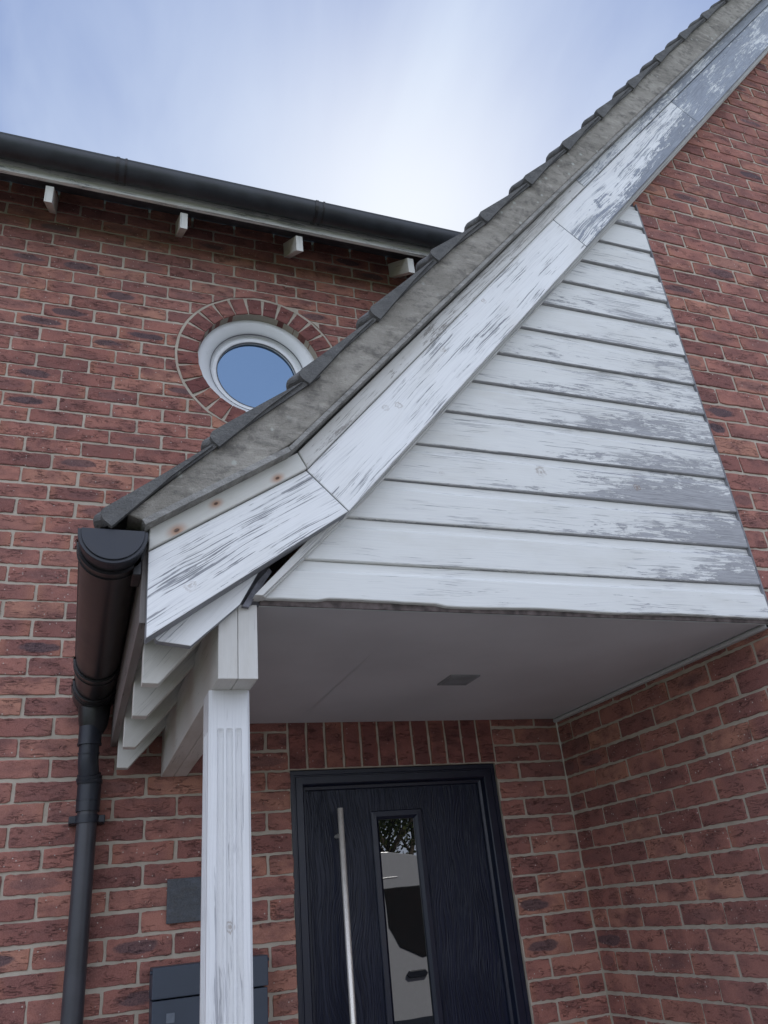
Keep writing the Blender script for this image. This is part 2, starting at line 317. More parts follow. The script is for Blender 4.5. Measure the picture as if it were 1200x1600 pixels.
# ------------------------------------------------------------------ bricks
RC = (-1.335, 1.847)                                            # round window centre on the main wall
R_IN, R_OUT = .3126, .418
class Bricks:
    """brick faces as real blocks a few mm proud of a mortar sheet.  fn(a, h, b) -> world point, h = height proud of the face"""
    def __init__(s, fn, flip=False): s.fn = fn; s.v = []; s.f = []; s.bc = []; s.uv = []; s.loc = []; s.flip = flip
    def poly(s, pts, cen, half, flag=None, inset=.0028, depth=.007, hh=0.):
        n = len(pts); cx = sum(p[0] for p in pts) / n; cy = sum(p[1] for p in pts) / n
        b = len(s.v); r1, r2 = random.random(), random.random(); fl = flag if flag is not None else (random.uniform(.75, 1) if random.random() < .08 else (random.random() * .5 if random.random() < .25 else 0.))
        pr = random.uniform(-.0012, .0014) + hh; tl = random.uniform(-.008, .008)
        rings = []
        for k, (ins, h) in enumerate(((0., -depth), (0., -.0018), (inset * .5, -.0005), (inset, 0.))):
            for (x, y) in pts:
                dx, dy = cx - x, cy - y; L = math.hypot(dx, dy) or 1; q = (x + max(-ins, min(ins, dx)), y + max(-ins, min(ins, dy)))
                hz = h + (pr + tl * (q[0] - cx) if k else 0)
                s.v.append(s.fn(q[0], hz, q[1])); rings.append(q)
        for k in range(3):
            for i in range(n):
                j = (i + 1) % n; s.f.append((b + k * n + i, b + k * n + j, b + (k + 1) * n + j, b + (k + 1) * n + i))
        s.f.append(tuple(b + 3 * n + i for i in range(n)))
        for q in rings:
            s.bc.append((r1, r2, fl)); s.uv.append(q); s.loc.append(((q[0] - cen[0]) / half[0], (q[1] - cen[1]) / half[1]))
    def rect(s, a0, a1, b0, b1, hole=None, full=None, flag=None):
        if a1 - a0 < .02: return
        dz = random.uniform(-.0012, .0012); b0 += dz; b1 += dz; ja = lambda: random.uniform(-.0023, .0023) if random.random() > .05 else random.uniform(-.004, .004); c0, c1, c2, c3 = ja(), ja(), ja(), ja()
        na = max(2, int((a1 - a0) / .016)); nb = 4; pts = []
        rc = .0012
        for i in range(na): pts.append((a0 + (a1 - a0) * i / na, b0 + c0 + ja() * .7))
        for i in range(nb): pts.append((a1 + c1 + ja() * .5, b0 + (b1 - b0) * i / nb))
        for i in range(na): pts.append((a1 - (a1 - a0) * i / na, b1 + c2 + ja() * .7))
        for i in range(nb): pts.append((a0 + c3 + ja() * .5, b1 - (b1 - b0) * i / nb))
        # pull corners in a little
        ca, cb = (a0 + a1) / 2, (b0 + b1) / 2
        for i in (0, na, na + nb, 2 * na + nb):
            x, y = pts[i]; pts[i] = (x + math.copysign(rc, ca - x), y + math.copysign(rc, cb - y))
        if hole:
            hx, hy, hr = hole; ins = [math.hypot(x - hx, y - hy) < hr for x, y in pts]
            if sum(ins) > .86 * len(pts): return
            if any(ins):
                q = []
                for (x, y), k in zip(pts, ins):
                    if k: d = math.hypot(x - hx, y - hy) or 1e-6; x, y = hx + (x - hx) / d * hr, hy + (y - hy) / d * hr
                    q.append((x, y))
                ar = abs(sum(q[i][0] * q[(i + 1) % len(q)][1] - q[(i + 1) % len(q)][0] * q[i][1] for i in range(len(q)))) / 2
                if ar < .0009: return
                pts = q
        f0, f1 = full or (a0, a1)
        s.poly(pts, ((f0 + f1) / 2, cb), ((f1 - f0) / 2, (b1 - b0) / 2), flag)
    def build(s, name, mats, parent, mortar=None):
        me = bpy.data.meshes.new(name); v = list(s.v); f = [t[::-1] for t in s.f] if s.flip else list(s.f); nf = len(f); nv = len(v)
        if mortar:
            b = len(v); v += mortar.v; f += [tuple(b + i for i in t) for t in mortar.f]
        me.from_pydata(v, [], f)
        for i, p in enumerate(me.polygons): p.material_index = 0 if i < nf else 1; p.use_smooth = False
        at = me.attributes.new('bc', 'FLOAT_VECTOR', 'POINT'); at.data.foreach_set('vector', [x for t in s.bc + [(0, 0, 0)] * (len(v) - nv) for x in t])
        u = me.uv_layers.new(name='UVMap'); l = me.uv_layers.new(name='loc')
        U_ = s.uv + [(0, 0)] * (len(v) - nv); L_ = s.loc + [(0, 0)] * (len(v) - nv)
        vi = [lp.vertex_index for lp in me.loops]
        u.data.foreach_set('uv', [c for i in vi for c in U_[i]]); l.data.foreach_set('uv', [c for i in vi for c in L_[i]])
        me.update(); return link(name, me, mats, parent)
def course(c): return -.075 * c + .005, -.075 * (c - 1) - .005     # bottom and top of the bricks of course c
def stretch(B, c, joints, lo, hi, clips=(), hole=None):
    z0, z1 = course(c)
    for a, b in zip(joints[:-1], joints[1:]):
        x0, x1 = max(a, lo) + .005, min(b, hi) - .005
        if a < lo: x0 -= .005
        if b > hi: x1 += .005
        if x1 <= x0: continue
        segs = [(x0, x1)]
        for (k0, k1, zz0, zz1) in clips:
            if z1 <= zz0 + .012 or z0 >= zz1 - .012: continue
            ns = []
            for (p, q) in segs:
                if q <= k0 or p >= k1: ns.append((p, q)); continue
                if p < k0: ns.append((p, k0))
                if q > k1: ns.append((k1, q))
            segs = ns
        for p, q in segs: B.rect(p, q, z0, z1, hole, (a + .005, b - .005))

house = empty('brick_house', (0, D, GZ), 'red brick house with a steep gable wing, tiled roofs and a round window', 'house')
MD = .0045
# --- main (back) wall
B = Bricks(lambda a, h, b: (a, D - h, b))
DX0, DX1, DZ = -1.262, -.345, -.148
sold_x = [DX0 - .004 + .0772 * i for i in range(13)]
for c in range(-36, 31):
    off = .2323 if c % 2 else .12
    js = [-off - .225 * n for n in range(32, -1, -1)] + [0.]
    if len(js) > 1 and js[-1] - js[-2] < .03: js.pop(-2)
    stretch(B, c, js, -6.2, .001, [(DX0, DX1, GZ - 1, DZ), (sold_x[0] - .004, sold_x[-1] + .002, -.15, .074)], (RC[0], RC[1], R_OUT + .010))
mo = MB(); y = D + MD
def rectq(x0, x1, z0, z1): mo.add([(x0, y, z0), (x1, y, z0), (x1, y, z1), (x0, y, z1)], [(0, 1, 2, 3)])
q = .5
rectq(-6.2, RC[0] - q, GZ - .3, 2.75); rectq(RC[0] + q, 0, DZ, 2.75); rectq(RC[0] - q, RC[0] + q, DZ, RC[1] - q); rectq(RC[0] - q, RC[0] + q, RC[1] + q, 2.75)
rectq(RC[0] - q, DX0, GZ - .3, DZ); rectq(DX1, 0, GZ - .3, DZ)
N = 96; vs = []
for i in range(N):
    a = 2 * math.pi * i / N; ca, sa = math.cos(a), math.sin(a); m = q / max(abs(ca), abs(sa))
    vs += [(RC[0] + ca * m, y, RC[1] + sa * m), (RC[0] + ca * (R_IN + .003), y, RC[1] + sa * (R_IN + .003)), (RC[0] + ca * (R_IN + .003), D + .1, RC[1] + sa * (R_IN + .003))]
fs = []
for i in range(N):
    j = (i + 1) % N; fs += [(3 * i, 3 * i + 1, 3 * j + 1, 3 * j), (3 * i + 1, 3 * i + 2, 3 * j + 2, 3 * j + 1)]
mo.add(vs, fs)
# near-flush mortar ring that closes the cut bricks round the surround
vs = []; fs = []
for i in range(N):
    a = 2 * math.pi * i / N
    for r, yy in ((R_OUT - .006, D + .0045), (R_OUT - .003, D + .002), (R_OUT + .009, D + .0018), (R_OUT + .013, D + .0048)):
        vs.append((RC[0] + math.cos(a) * r, yy, RC[1] + math.sin(a) * r))
for i in range(N):
    j = (i + 1) % N
    for k in range(3): fs.append((4 * i + k, 4 * i + k + 1, 4 * j + k + 1, 4 * j + k))
mo.add(vs, fs)
# door reveals
for x in (DX0, DX1): mo.add([(x, y, GZ - .3), (x, D + .12, GZ - .3), (x, D + .12, DZ), (x, y, DZ)], [(0, 1, 2, 3)])
mo.add([(DX0, y, DZ), (DX1, y, DZ), (DX1, D + .12, DZ), (DX0, D + .12, DZ)], [(0, 1, 2, 3)])
tag(B.build('main_wall', [M_brick, M_mortar], house, mo), 'red brick wall with the door and the round window')
# soldier course
M_sold = mat_brick('soldier_brick_faces', .72)  # darkened copy of the brick: shade over the door put into its colour
B = Bricks(lambda a, h, b: (a, D - h - .001, b))
for i in range(12):
    a0, a1 = sold_x[i] + .005, sold_x[i + 1] - .005; z0, z1 = DZ + .004, .068
    j = lambda: random.uniform(-.0015, .0015)
    pts = [(a0 + j(), z0 + (z1 - z0) * k / 10) for k in range(10)] + [(a0 + (a1 - a0) * k / 4, z1 + j()) for k in range(4)] + [(a1 + j(), z1 - (z1 - z0) * k / 10) for k in range(10)] + [(a1 - (a1 - a0) * k / 4, z0 + j()) for k in range(4)]
    B.poly(pts[::-1], ((a0 + a1) / 2, (z0 + z1) / 2), ((a1 - a0) / 2, (z1 - z0) / 2), 0.)
tag(B.build('soldier_course', [M_sold], house), 'row of upright bricks over the door')
# --- round window surround
B = Bricks(lambda a, h, b: (a, D - h - .0015, b)); nr = 28
for i in range(nr):
    a = 2 * math.pi * (i + .35) / nr + math.radians(90); ca, sa = math.cos(a), math.sin(a); w = .0325 + random.uniform(-.001, .001); jr = random.uniform(-.002, .002)
    def rp(r, t): return (RC[0] + ca * r - sa * t, RC[1] + sa * r + ca * t)
    r0, r1 = R_IN + .002 + abs(jr), R_OUT - .004 + jr
    jj = lambda: random.uniform(-.0009, .0009)
    w1 = w + .0045; pts = [rp(r0 + (r1 - r0) * k / 7, -w - .0045 * k / 7 + jj()) for k in range(7)] + [rp(r1 + jj(), -w1 + 2 * w1 * k / 5) for k in range(5)] + [rp(r1 - (r1 - r0) * k / 7, w1 - .0045 * k / 7 + jj()) for k in range(7)] + [rp(r0 + jj(), w - 2 * w * k / 5) for k in range(5)]
    B.poly(pts, rp((r0 + r1) / 2, 0), (.06, .06), 0., depth=.06)
tag(B.build('window_surround', [M_sold], house), 'ring of header bricks round the window')
# --- round window
prof = [(R_IN + .002, .047), (.297, .0475), (.289, .0495), (.268, .060), (.254, .070), (.247, .078), (.2445, .096), (.2405, .098), (.238, .101), (.236, .0985), (.216, .0985), (.211, .101), (.207, .108), (.2065, .125)]
vs = []; fs = []; NS = 128; npf = len(prof)
for i in range(NS):
    a = 2 * math.pi * i / NS
    for r, yy in prof: vs.append((RC[0] + math.cos(a) * r, D + yy, RC[1] + math.sin(a) * r))
for i in range(NS):
    j = (i + 1) % NS
    for k in range(npf - 1): fs.append((npf * i + k, npf * i + k + 1, npf * j + k + 1, npf * j + k))
mb = MB(); mb.add(vs, fs, smooth=True)
win = mb.build('round_window', M_upvc, house); tag(win, 'round white plastic window')
def glass_mat(name, col, mixf, rough=.01, gcol=(1, 1, 1)):
    t = NT(name); n = t.noise(t.pos(), 3, 2)
    gl = t.node('ShaderNodeBsdfGlossy', {'Color': tuple(gcol) + (1,), 'Roughness': rough, 'Normal': t.bump(n, .02, .01)})
    df = t.node('ShaderNodeBsdfDiffuse', {'Color': tuple(col) + (1,)})
    mx = t.node('ShaderNodeMixShader', {0: mixf, 1: df.outputs[0], 2: gl.outputs[0]}); t.l.new(mx.outputs[0], t.out.inputs[0]); return t.m
mb = MB(); mb.add([(RC[0] + math.cos(2 * math.pi * i / 96) * .2075, D + .115, RC[1] + math.sin(2 * math.pi * i / 96) * .2075) for i in range(96)], [tuple(range(96))])
mb.build('pane', glass_mat('round_window_glass', (.07, .10, .15), .60, .02, (.17, .26, .385)), win)
mb = MB()
for r0, r1, yy in ((.2445, .2480, .0772), (.2062, .2105, .1000)):
    vs = []; fs = []
    for i in range(96):
        a = 2 * math.pi * i / 96
        for r_, y_ in ((r0, yy + .004), (r0, yy), (r1, yy), (r1, yy + .004)): vs.append((RC[0] + math.cos(a) * r_, D + y_, RC[1] + math.sin(a) * r_))
    for i in range(96):
        j = (i + 1) % 96
        for k in range(3): fs.append((4 * i + k, 4 * i + k + 1, 4 * j + k + 1, 4 * j + k))
    mb.add(vs, fs)
mb.build('rubber_gasket', mat_plain('gasket_grey', (.12, .12, .13), .7, .2), win)
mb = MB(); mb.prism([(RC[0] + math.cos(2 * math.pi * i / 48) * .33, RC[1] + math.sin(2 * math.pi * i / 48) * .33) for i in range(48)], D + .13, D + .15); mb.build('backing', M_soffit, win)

# --- wing: side wall (x = 0) and gable front (y = 0)
B = Bricks(lambda a, h, b: (-h, a, b), flip=True)
for c in range(0, 31):
    s = .1055 if c % 2 else .218
    js = sorted([D + .004] + [D - s - .225 * n for n in range(0, 7)]); js = [j for j in js if j > .05]; js = [0.] + js
    z0, z1 = course(c)
    for a, b in zip(js[:-1], js[1:]):
        B.rect(a + (.005 if a > 0 else 0.), b - .005, z0, z1, None, (a, b))
mo = MB(); mo.add([(MD, MD, GZ - .3), (MD, D + .1, GZ - .3), (MD, D + .1, .1), (MD, MD, .1)], [(0, 3, 2, 1)])
tag(B.build('wing_side_wall', [M_brick, M_mortar], house, mo), 'short brick return wall beside the door')
B = Bricks(lambda a, h, b: (a, -h, b))
RX = 2.6; WX = 5.2
def roofn(x, z): xx = x if x < RX else 2 * RX - x; return z * C5 - xx * S5
for c in range(-80, 31):
    z0, z1 = course(c); off = .1075 if c % 2 == 0 else .22
    js = [0.] + [off + .225 * n for n in range(24)]
    for a, b in zip(js[:-1], js[1:]):
        if b > WX + .001: b = WX
        if b - a < .03: continue
        if roofn((a + b) / 2, (z0 + z1) / 2) > 1.40: continue
        B.rect(a + (.005 if a > 0 else 0.), b - .005, z0, z1, None, (a, b))
mo = MB(); zr = (1.42 + RX * S5) / C5
mo.add([(MD, MD, GZ - .3), (WX, MD, GZ - .3), (WX, MD, 1.42 / C5), (RX, MD, zr), (MD, MD, 1.42 / C5)], [(0, 1, 2, 3, 4)])
mo.add([(WX, MD, GZ - .3), (WX, 6, GZ - .3), (WX, 6, 1.42 / C5), (WX, MD, 1.42 / C5)], [(0, 1, 2, 3)])
tag(B.build('wing_front_wall', [M_brick, M_mortar], house, mo), 'brick gable wall right of the white boards')

# --- door
t = NT('door_navy_grain'); uvn = t.uv()
wob = t.noise(t.map(uvn, (1.3, 3, 1)), 1, 2)
wv_ = t.node('ShaderNodeCombineXYZ', {'X': 0., 'Y': t.math('MULTIPLY', wob, .22), 'Z': 0.}).outputs[0]
gq = t.node('ShaderNodeVectorMath', {0: uvn, 1: wv_}, operation='ADD').outputs[0]
gr = t.noise(t.map(gq, (3, 95, 1)), 1, 3, .55); 
gr = t.math('SUBTRACT', 1., t.ss(t.math('ABSOLUTE', t.math('SUBTRACT', gr, .5)), .0, .07))
M_slab = t.fin(t.mix(t.math('MULTIPLY', gr, .6), (.0058, .0095, .027), (.0014, .0022, .008)), .34, t.bump(gr, .7, -.0015), .35)
M_dframe = mat_plain('door_frame_navy', (.007, .010, .024), .33, .5, var=.1)
door = MB(); yf = D + .016; ys = D + .062
SX0, SX1, SZ = -1.188, -.404, -.222
GX0, GX1, GT, GB = -.884, -.728, -.350, -1.95
CXA, CXB, CT, CB = -.918, -.694, -.314, -1.99
door.box(SX0 + .001, CXA, ys, ys + .044, GZ + .02, SZ); door.box(CXB, SX1 - .001, ys, ys + .044, GZ + .02, SZ)
door.box(CXA, CXB, ys, ys + .044, CT, SZ); door.box(CXA, CXB, ys, ys + .044, GZ + .02, CB)
dr = door.build('door', M_slab, house, g=(0, 0, 1)); tag(dr, 'dark navy wood-grain front door with a narrow glass strip')
# frame with mitred stepped profile
def frame_loop(mb, x0, x1, zt, zb, prof, closed=False):
    """prof = (inset, y) from outer edge inwards"""
    vs = []; fs = []; n = len(prof)
    for ins, yy in prof:
        vs += [(x0 + ins, yy, zb + (ins if closed else 0)), (x0 + ins, yy, zt - ins), (x1 - ins, yy, zt - ins), (x1 - ins, yy, zb + (ins if closed else 0))]
    for k in range(n - 1):
        for e in range(4 if closed else 3):
            a, b = e, (e + 1) % 4; fs.append((4 * k + a, 4 * k + b, 4 * (k + 1) + b, 4 * (k + 1) + a))
    mb.add(vs, fs)
mb = MB(); frame_loop(mb, DX0 + .001, DX1 - .001, DZ - .001, GZ, [(0, D + .10), (0, yf + .004), (.003, yf), (.018, yf), (.020, yf + .004), (.024, yf + .004), (.026, yf), (.052, yf), (.056, yf + .004), (.060, yf + .018), (.0615, yf + .03), (.072, yf + .032), (.0745, yf + .036), (.0745, yf + .09)])
mb.build('door_frame', M_dframe, house)
mb = MB(); frame_loop(mb, CXA - .001, CXB + .001, CT + .001, CB - .001, [(0, ys + .01), (0, ys - .006), (.003, ys - .009), (.022, ys - .010), (.033, ys + .001), (.034, ys + .012)], True)
mb.build('glazing_frame', M_dframe, dr)
mb = MB(); mb.add([(CXA + .02, ys + .010, CB + .02), (CXB - .02, ys + .010, CB + .02), (CXB - .02, ys + .010, CT - .02), (CXA + .02, ys + .010, CT - .02)], [(0, 1, 2, 3)])
mb.build('glass_strip', glass_mat('door_glass', (.006, .007, .009), .15, 0.005, (.95, .97, 1.)), dr)
mb = MB(); hx = -1.068; hy = D - .012
mb.tube([(hx, hy, -.302), (hx, hy, -.303), (hx, hy, -1.9)], [.0105, .0115, .0115], 24)
for z in (-.40, -1.8): mb.tube([(hx, hy + .008, z), (hx, ys, z)], .008, 12)
tag(mb.build('handle', M_steel, dr), 'long brushed steel bar handle')

# --- verge, tiles, undercloak and bargeboards of the wing roof
wing_roof = MB()
Pn = [(-2.032, .172), (-1.789, .412), (-1.546, .645), (-1.315, .918), (-1.08, 1.215), (-.862, 1.450), (-.63, 1.711), (-.408, 1.975), (-.172, 2.263), (.070, 2.553), (.308, 2.842), (.546, 3.128), (.786, 3.412), (1.026, 3.692)]
while Pn[-1][0] < RX - .05: Pn.append((Pn[-1][0] + .2265, Pn[-1][1] + .265))
Pn[-1] = (RX, Pn[-1][1]); ZR = Pn[-1][1]
def roll(y):
    d = ((y + .055 + .15) % .30) - .15
    return .024 * math.cos(d / .062 * math.pi / 2) ** 2 if abs(d) < .062 else 0.
def add_course(mb, P, Q, ys_, low, seed=0):
    d = Vector((Q[0] - P[0], Q[1] - P[1])); L = d.length; d /= L; n = Vector((-d.y, d.x))
    if n.y < 0: n = -n
    rn = random.Random(seed)
    pr = [(0., -.003, 0), (-.001, .006, 1), (0., .018, 1), (.004, .024, 1), (.011, .029, 1), (.022, .030, 1), (L * .55, .0145, 1), (L, .0035, 1), (L + .05, -.002, 1), (L + .05, -.010, 0), (.06, -.0045, 0)]
    vs = []; k = len(pr); jn = rn.uniform(-.003, .003); jt = rn.uniform(-.004, .004)
    for y_ in ys_:
        r = roll(y_)
        for t_, h_, w_ in pr:
            p = (P[0] + d.x * (t_ + jt) + n.x * (h_ + r + jn - low), P[1] + d.y * (t_ + jt) + n.y * (h_ + r + jn - low)); vs.append((p[0], y_ + rn.uniform(-.0004, .0004), p[1]))
    fs = []
    for i in range(len(ys_) - 1):
        for j in range(k): j2 = (j + 1) % k; fs.append((i * k + j, i * k + j2, (i + 1) * k + j2, (i + 1) * k + j))
    fs.append(tuple(range(k - 1, -1, -1))); fs.append(tuple((len(ys_) - 1) * k + j for j in range(k)))
    mb.add(vs, fs)
def yl(y0, y1):
    out = [y0]; y_ = math.ceil(y0 / .0155) * .0155
    while y_ < y1 - .001:
        d = ((y_ + .055 + .15) % .30) - .15
        if abs(d) < .07 or len(out) % 8 == 0: out.append(y_)
        elif out and (y_ - out[-1]) > .05: out.append(y_)
        y_ += .0155
    return out + [y1]
VY = -.128
for i in range(len(Pn) - 1):
    y1 = D - .002 if Pn[i + 1][1] < 2.75 else 5.5
    add_course(wing_roof, Pn[i], Pn[i + 1], yl(VY, y1), .005, i)
    if Pn[i][0] > -.3:
        a, b = Pn[i], Pn[i + 1]; add_course(wing_roof, (2 * RX - a[0], a[1]), (2 * RX - b[0], b[1]), yl(VY, 5.5), .005, i + 50)
for i in range(len(Pn) - 1):          # the exposed side of each verge tile, thickest at its nose
    P, Q = Pn[i], Pn[i + 1]; d = Vector((Q[0] - P[0], Q[1] - P[1])); L = d.length; d /= L; n = Vector((-d.y, d.x)); rn = random.Random(i + 7)
    prf = [(0., -.019), (-.002, .004), (.001, .016), (.007, .0235), (.018, .0265), (L * .55, .0095), (L * .92, .0), (L * .97, -.004), (L * (.60 + rn.uniform(-.1, .1)), -.006), (L * .3, -.012)]
    prf = [(a, b + rn.uniform(-.0015, .0015)) for a, b in prf]
    wing_roof.prism([(P[0] + d.x * a + n.x * b, P[1] + d.y * a + n.y * b) for a, b in prf], -.134 - rn.uniform(0, .004), -.12)
for y_ in [VY + .45 * i for i in range(13)]: wing_roof.tube([(RX, y_, ZR + .02), (RX, y_ + .44, ZR + .02)], .12, 14)
tag(wing_roof.build('wing_roof', M_tile, house, g=(0, 1, 0)), 'steep roof of dark concrete tiles over the wing and porch')
# sarking / underside deck
TT = [(-1.93, .178), (-1.56, .434)]
def uz(n, x): return (n + x * S5) / C5
deck = MB(); xe = RX
deck.prism([(-1.935, .13), (-1.56, .40), (RX, uz(1.44, RX)), (RX, uz(1.475, RX)), (-1.56, .43), (-1.935, .17)], -.05, D - .001)
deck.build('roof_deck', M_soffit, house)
# verge mortar
poly = [(-1.947, .186), (-1.598, .424), (RX, uz(1.492, RX))]
top = []
for i in range(len(Pn) - 1, -1, -1):
    P = Pn[i]; nx, nz = (-S5, C5) if i > 2 else (-.66, .75)
    Q = Pn[i - 1] if i else P
    off = -.006
    top.append((P[0] + nx * off, P[1] + nz * off))
top[-1] = (-1.985, .200)
vm = MB()
bot = []
nb = 60
for k in range(nb + 1):
    x = -1.947 + (RX + 1.947) * k / nb; z = .186 + (x + 1.947) * (.424 - .186) / .349 if x < -1.598 else uz(1.492, x)
    bot.append((x, z + random.uniform(-.0015, .0015)))
vm.prism(bot + [(a, b) for a, b in top], -.1165, -.02)
vm.build('verge_mortar', M_mort_verge, house, bevel=.004)
uc = MB(); b2 = []
for (x, z, dn) in ((-1.95, .184, -.013), (-1.595, .424, -.012)): b2.append((x + .6 * .012, z - .8 * .013))
uc.prism([(-1.952, .184), (-1.598, .425), (-1.5905, .4125), (-1.944, .171)], -.128, -.03)
uc.prism([(-1.596, .4245), (RX, uz(1.4915, RX)), (RX, uz(1.478, RX)), (-1.588, uz(1.478, -1.588))], -.1265, -.03)
uc.build('undercloak', M_under, house)
# bargeboards
def piece(s0, s1, n0, n1): return [up(s0, n0), up(s1, n0), up(s1, n1), up(s0, n1)]
KB, KT, KG = (-1.428, .274), (-1.562, .4345), (-1.538, .386)
BN, GN, TN = 1.267, 1.431, 1.4775
def s_at(p): return p[0] * C5 + p[1] * S5
def barge(name, main, capp, mm, mc, g, label, yb=-.056):
    mb = MB(); mb.prism(main, -.080, yb); o = mb.build('bargeboard', mm, house, g=g, bevel=.0025)
    mb = MB(); mb.prism(capp, -.090, -.058); mb.build('capping_strip', mc, o, g=g, bevel=.003); tag(o, label); return o
g5 = (C5, 0, S5); g3 = (C3, 0, S3)
barge('l', [(-1.928, -.087), (KB[0] - .0012, KB[1] - .0005), (KG[0] - .0012, KG[1]), (-1.932, .124)], [(-1.932, .126), (KG[0] - .0012, KG[1] + .002), (KT[0] - .0012, KT[1]), (-1.9325, .180)], M_bb_low, M_cap_low, g3, 'short lower bargeboard with flaking white paint and rusty nails', -.031)
def upz(n, x): return (x, uz(n, x))
j1, j2 = .885, 2.235
barge('a', [(KB[0] + .0012, KB[1] + .001), up(j1 - .0012, BN), up(j1 - .0012, GN), (KG[0] + .0012, KG[1] + .002)], [(KG[0] + .0012, KG[1] + .004), up(1.176, GN + .002), up(1.176, TN), (KT[0] + .0012, KT[1] + .003)], M_bb_mid, M_cap_mid, g5, 'white painted bargeboard with knots and hairline cracks')
barge('b', piece(j1 + .0012, j2 - .0012, BN, GN), piece(1.179, 2.25, GN + .002, TN), M_bb_up, M_cap_up, g5, 'bargeboard with large patches of paint peeled off')
se = (RX * C5 + uz(BN, RX) * S5)
barge('c', [up(j2 + .0012, BN), (RX, uz(BN, RX)), (RX, uz(GN, RX)), up(j2 + .0012, GN)], [up(2.253, GN + .002), (RX, uz(GN + .002, RX)), (RX, uz(TN, RX)), up(2.253, TN)], M_bb_top, M_cap_up, g5, 'bare grey weathered bargeboard near the top')
# right-hand verge, out of frame
mb = MB(); mb.prism([(RX, uz(BN, RX)), (WX + .9, uz(BN, -.9)), (WX + .9, uz(TN, -.9)), (RX, uz(TN, RX))], -.08, -.056); mb.build('bargeboard', M_bb_top, house, g=(-C5, 0, S5))
# inner moulded strip against the boards and wall
mb = MB(); mb.prism([(-1.655, .040), up(-.6, 1.262), up(4.4, 1.2505), up(4.4, 1.285), up(-.6, 1.290), (-1.676, .040)], -.046, -.001)
mb.prism([(-1.647, .041), up(-.6, 1.256), up(4.4, 1.246), up(4.4, 1.2502), up(-.6, 1.2617), (-1.6545, .041)], -.034, -.001)
mb.build('verge_moulding', M_strip, house, g=g5, bevel=.0015)

# --- main roof eaves
YF, FZ0, FZ1 = 1.05, 2.530, 2.60
mb = MB(); mb.box(-6.2, .25, YF, YF + .020, FZ0, FZ1 + .06); mb.build('fascia', paint('eaves_fascia', .35, crack=.9, white=(.78, .77, .75), dirt=.9), house, bevel=.002)
mb = MB(); mb.prism([(0, 0), (1, 0)] and [(-6.3, FZ0)] * 0 or [(0, 0), (0, .01), (.01, .01)], 0, .01) if False else None
PT = math.tan(math.radians(38))
def sheet(mb, x0, x1, y0, y1, z0, t):
    z1 = z0 + (y1 - y0) * PT
    mb.add([(x0, y0, z0), (x1, y0, z0), (x1, y1, z1), (x0, y1, z1), (x0, y0, z0 + t), (x1, y0, z0 + t), (x1, y1, z1 + t), (x0, y1, z1 + t)],
           [(0, 3, 2, 1), (4, 5, 6, 7), (0, 1, 5, 4), (1, 2, 6, 5), (2, 3, 7, 6), (3, 0, 4, 7)])
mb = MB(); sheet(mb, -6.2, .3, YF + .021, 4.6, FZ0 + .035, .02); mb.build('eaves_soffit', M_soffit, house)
mb = MB(); nco = 14
for k in range(nco):
    y0 = YF - .09 + k * .27; sheet(mb, -6.3, 3.0 if k > 4 else .3, y0, y0 + .33, FZ1 + .03 + (y0 - YF) * PT + (.02), .022)
mb.build('main_roof', M_tile, house)
RAF = MB(); RAF.add([(-.018, 0, 0), (.018, 0, 0), (.018, 0, -.105), (-.018, 0, -.105)] + [(-.018, .34, .34 * PT), (.018, .34, .34 * PT), (.018, .34, -.105 + .34 * PT), (-.018, .34, -.105 + .34 * PT)],
                    [(0, 3, 2, 1), (4, 5, 6, 7), (0, 1, 5, 4), (1, 2, 6, 5), (2, 3, 7, 6), (3, 0, 4, 7)])
M_eraf = paint('eaves_rafter', -.2, crack=.7, white=(.66, .65, .60), dirt=.9)
for x in (-2.385, -1.765, -1.175, -.545, -2.99, -3.6, -4.2, -4.8, -5.4, .05):
    RAF.build('rafter_tail', M_eraf, house, g=(0, .79, .61), bevel=.002, shift=(x, YF + .022, 2.510))

# ------------------------------------------------------------------ porch
porch = empty('porch', (-1.71, .14, GZ), 'white timber open porch with fluted post and weatherboarded front under the steep roof', 'porch')
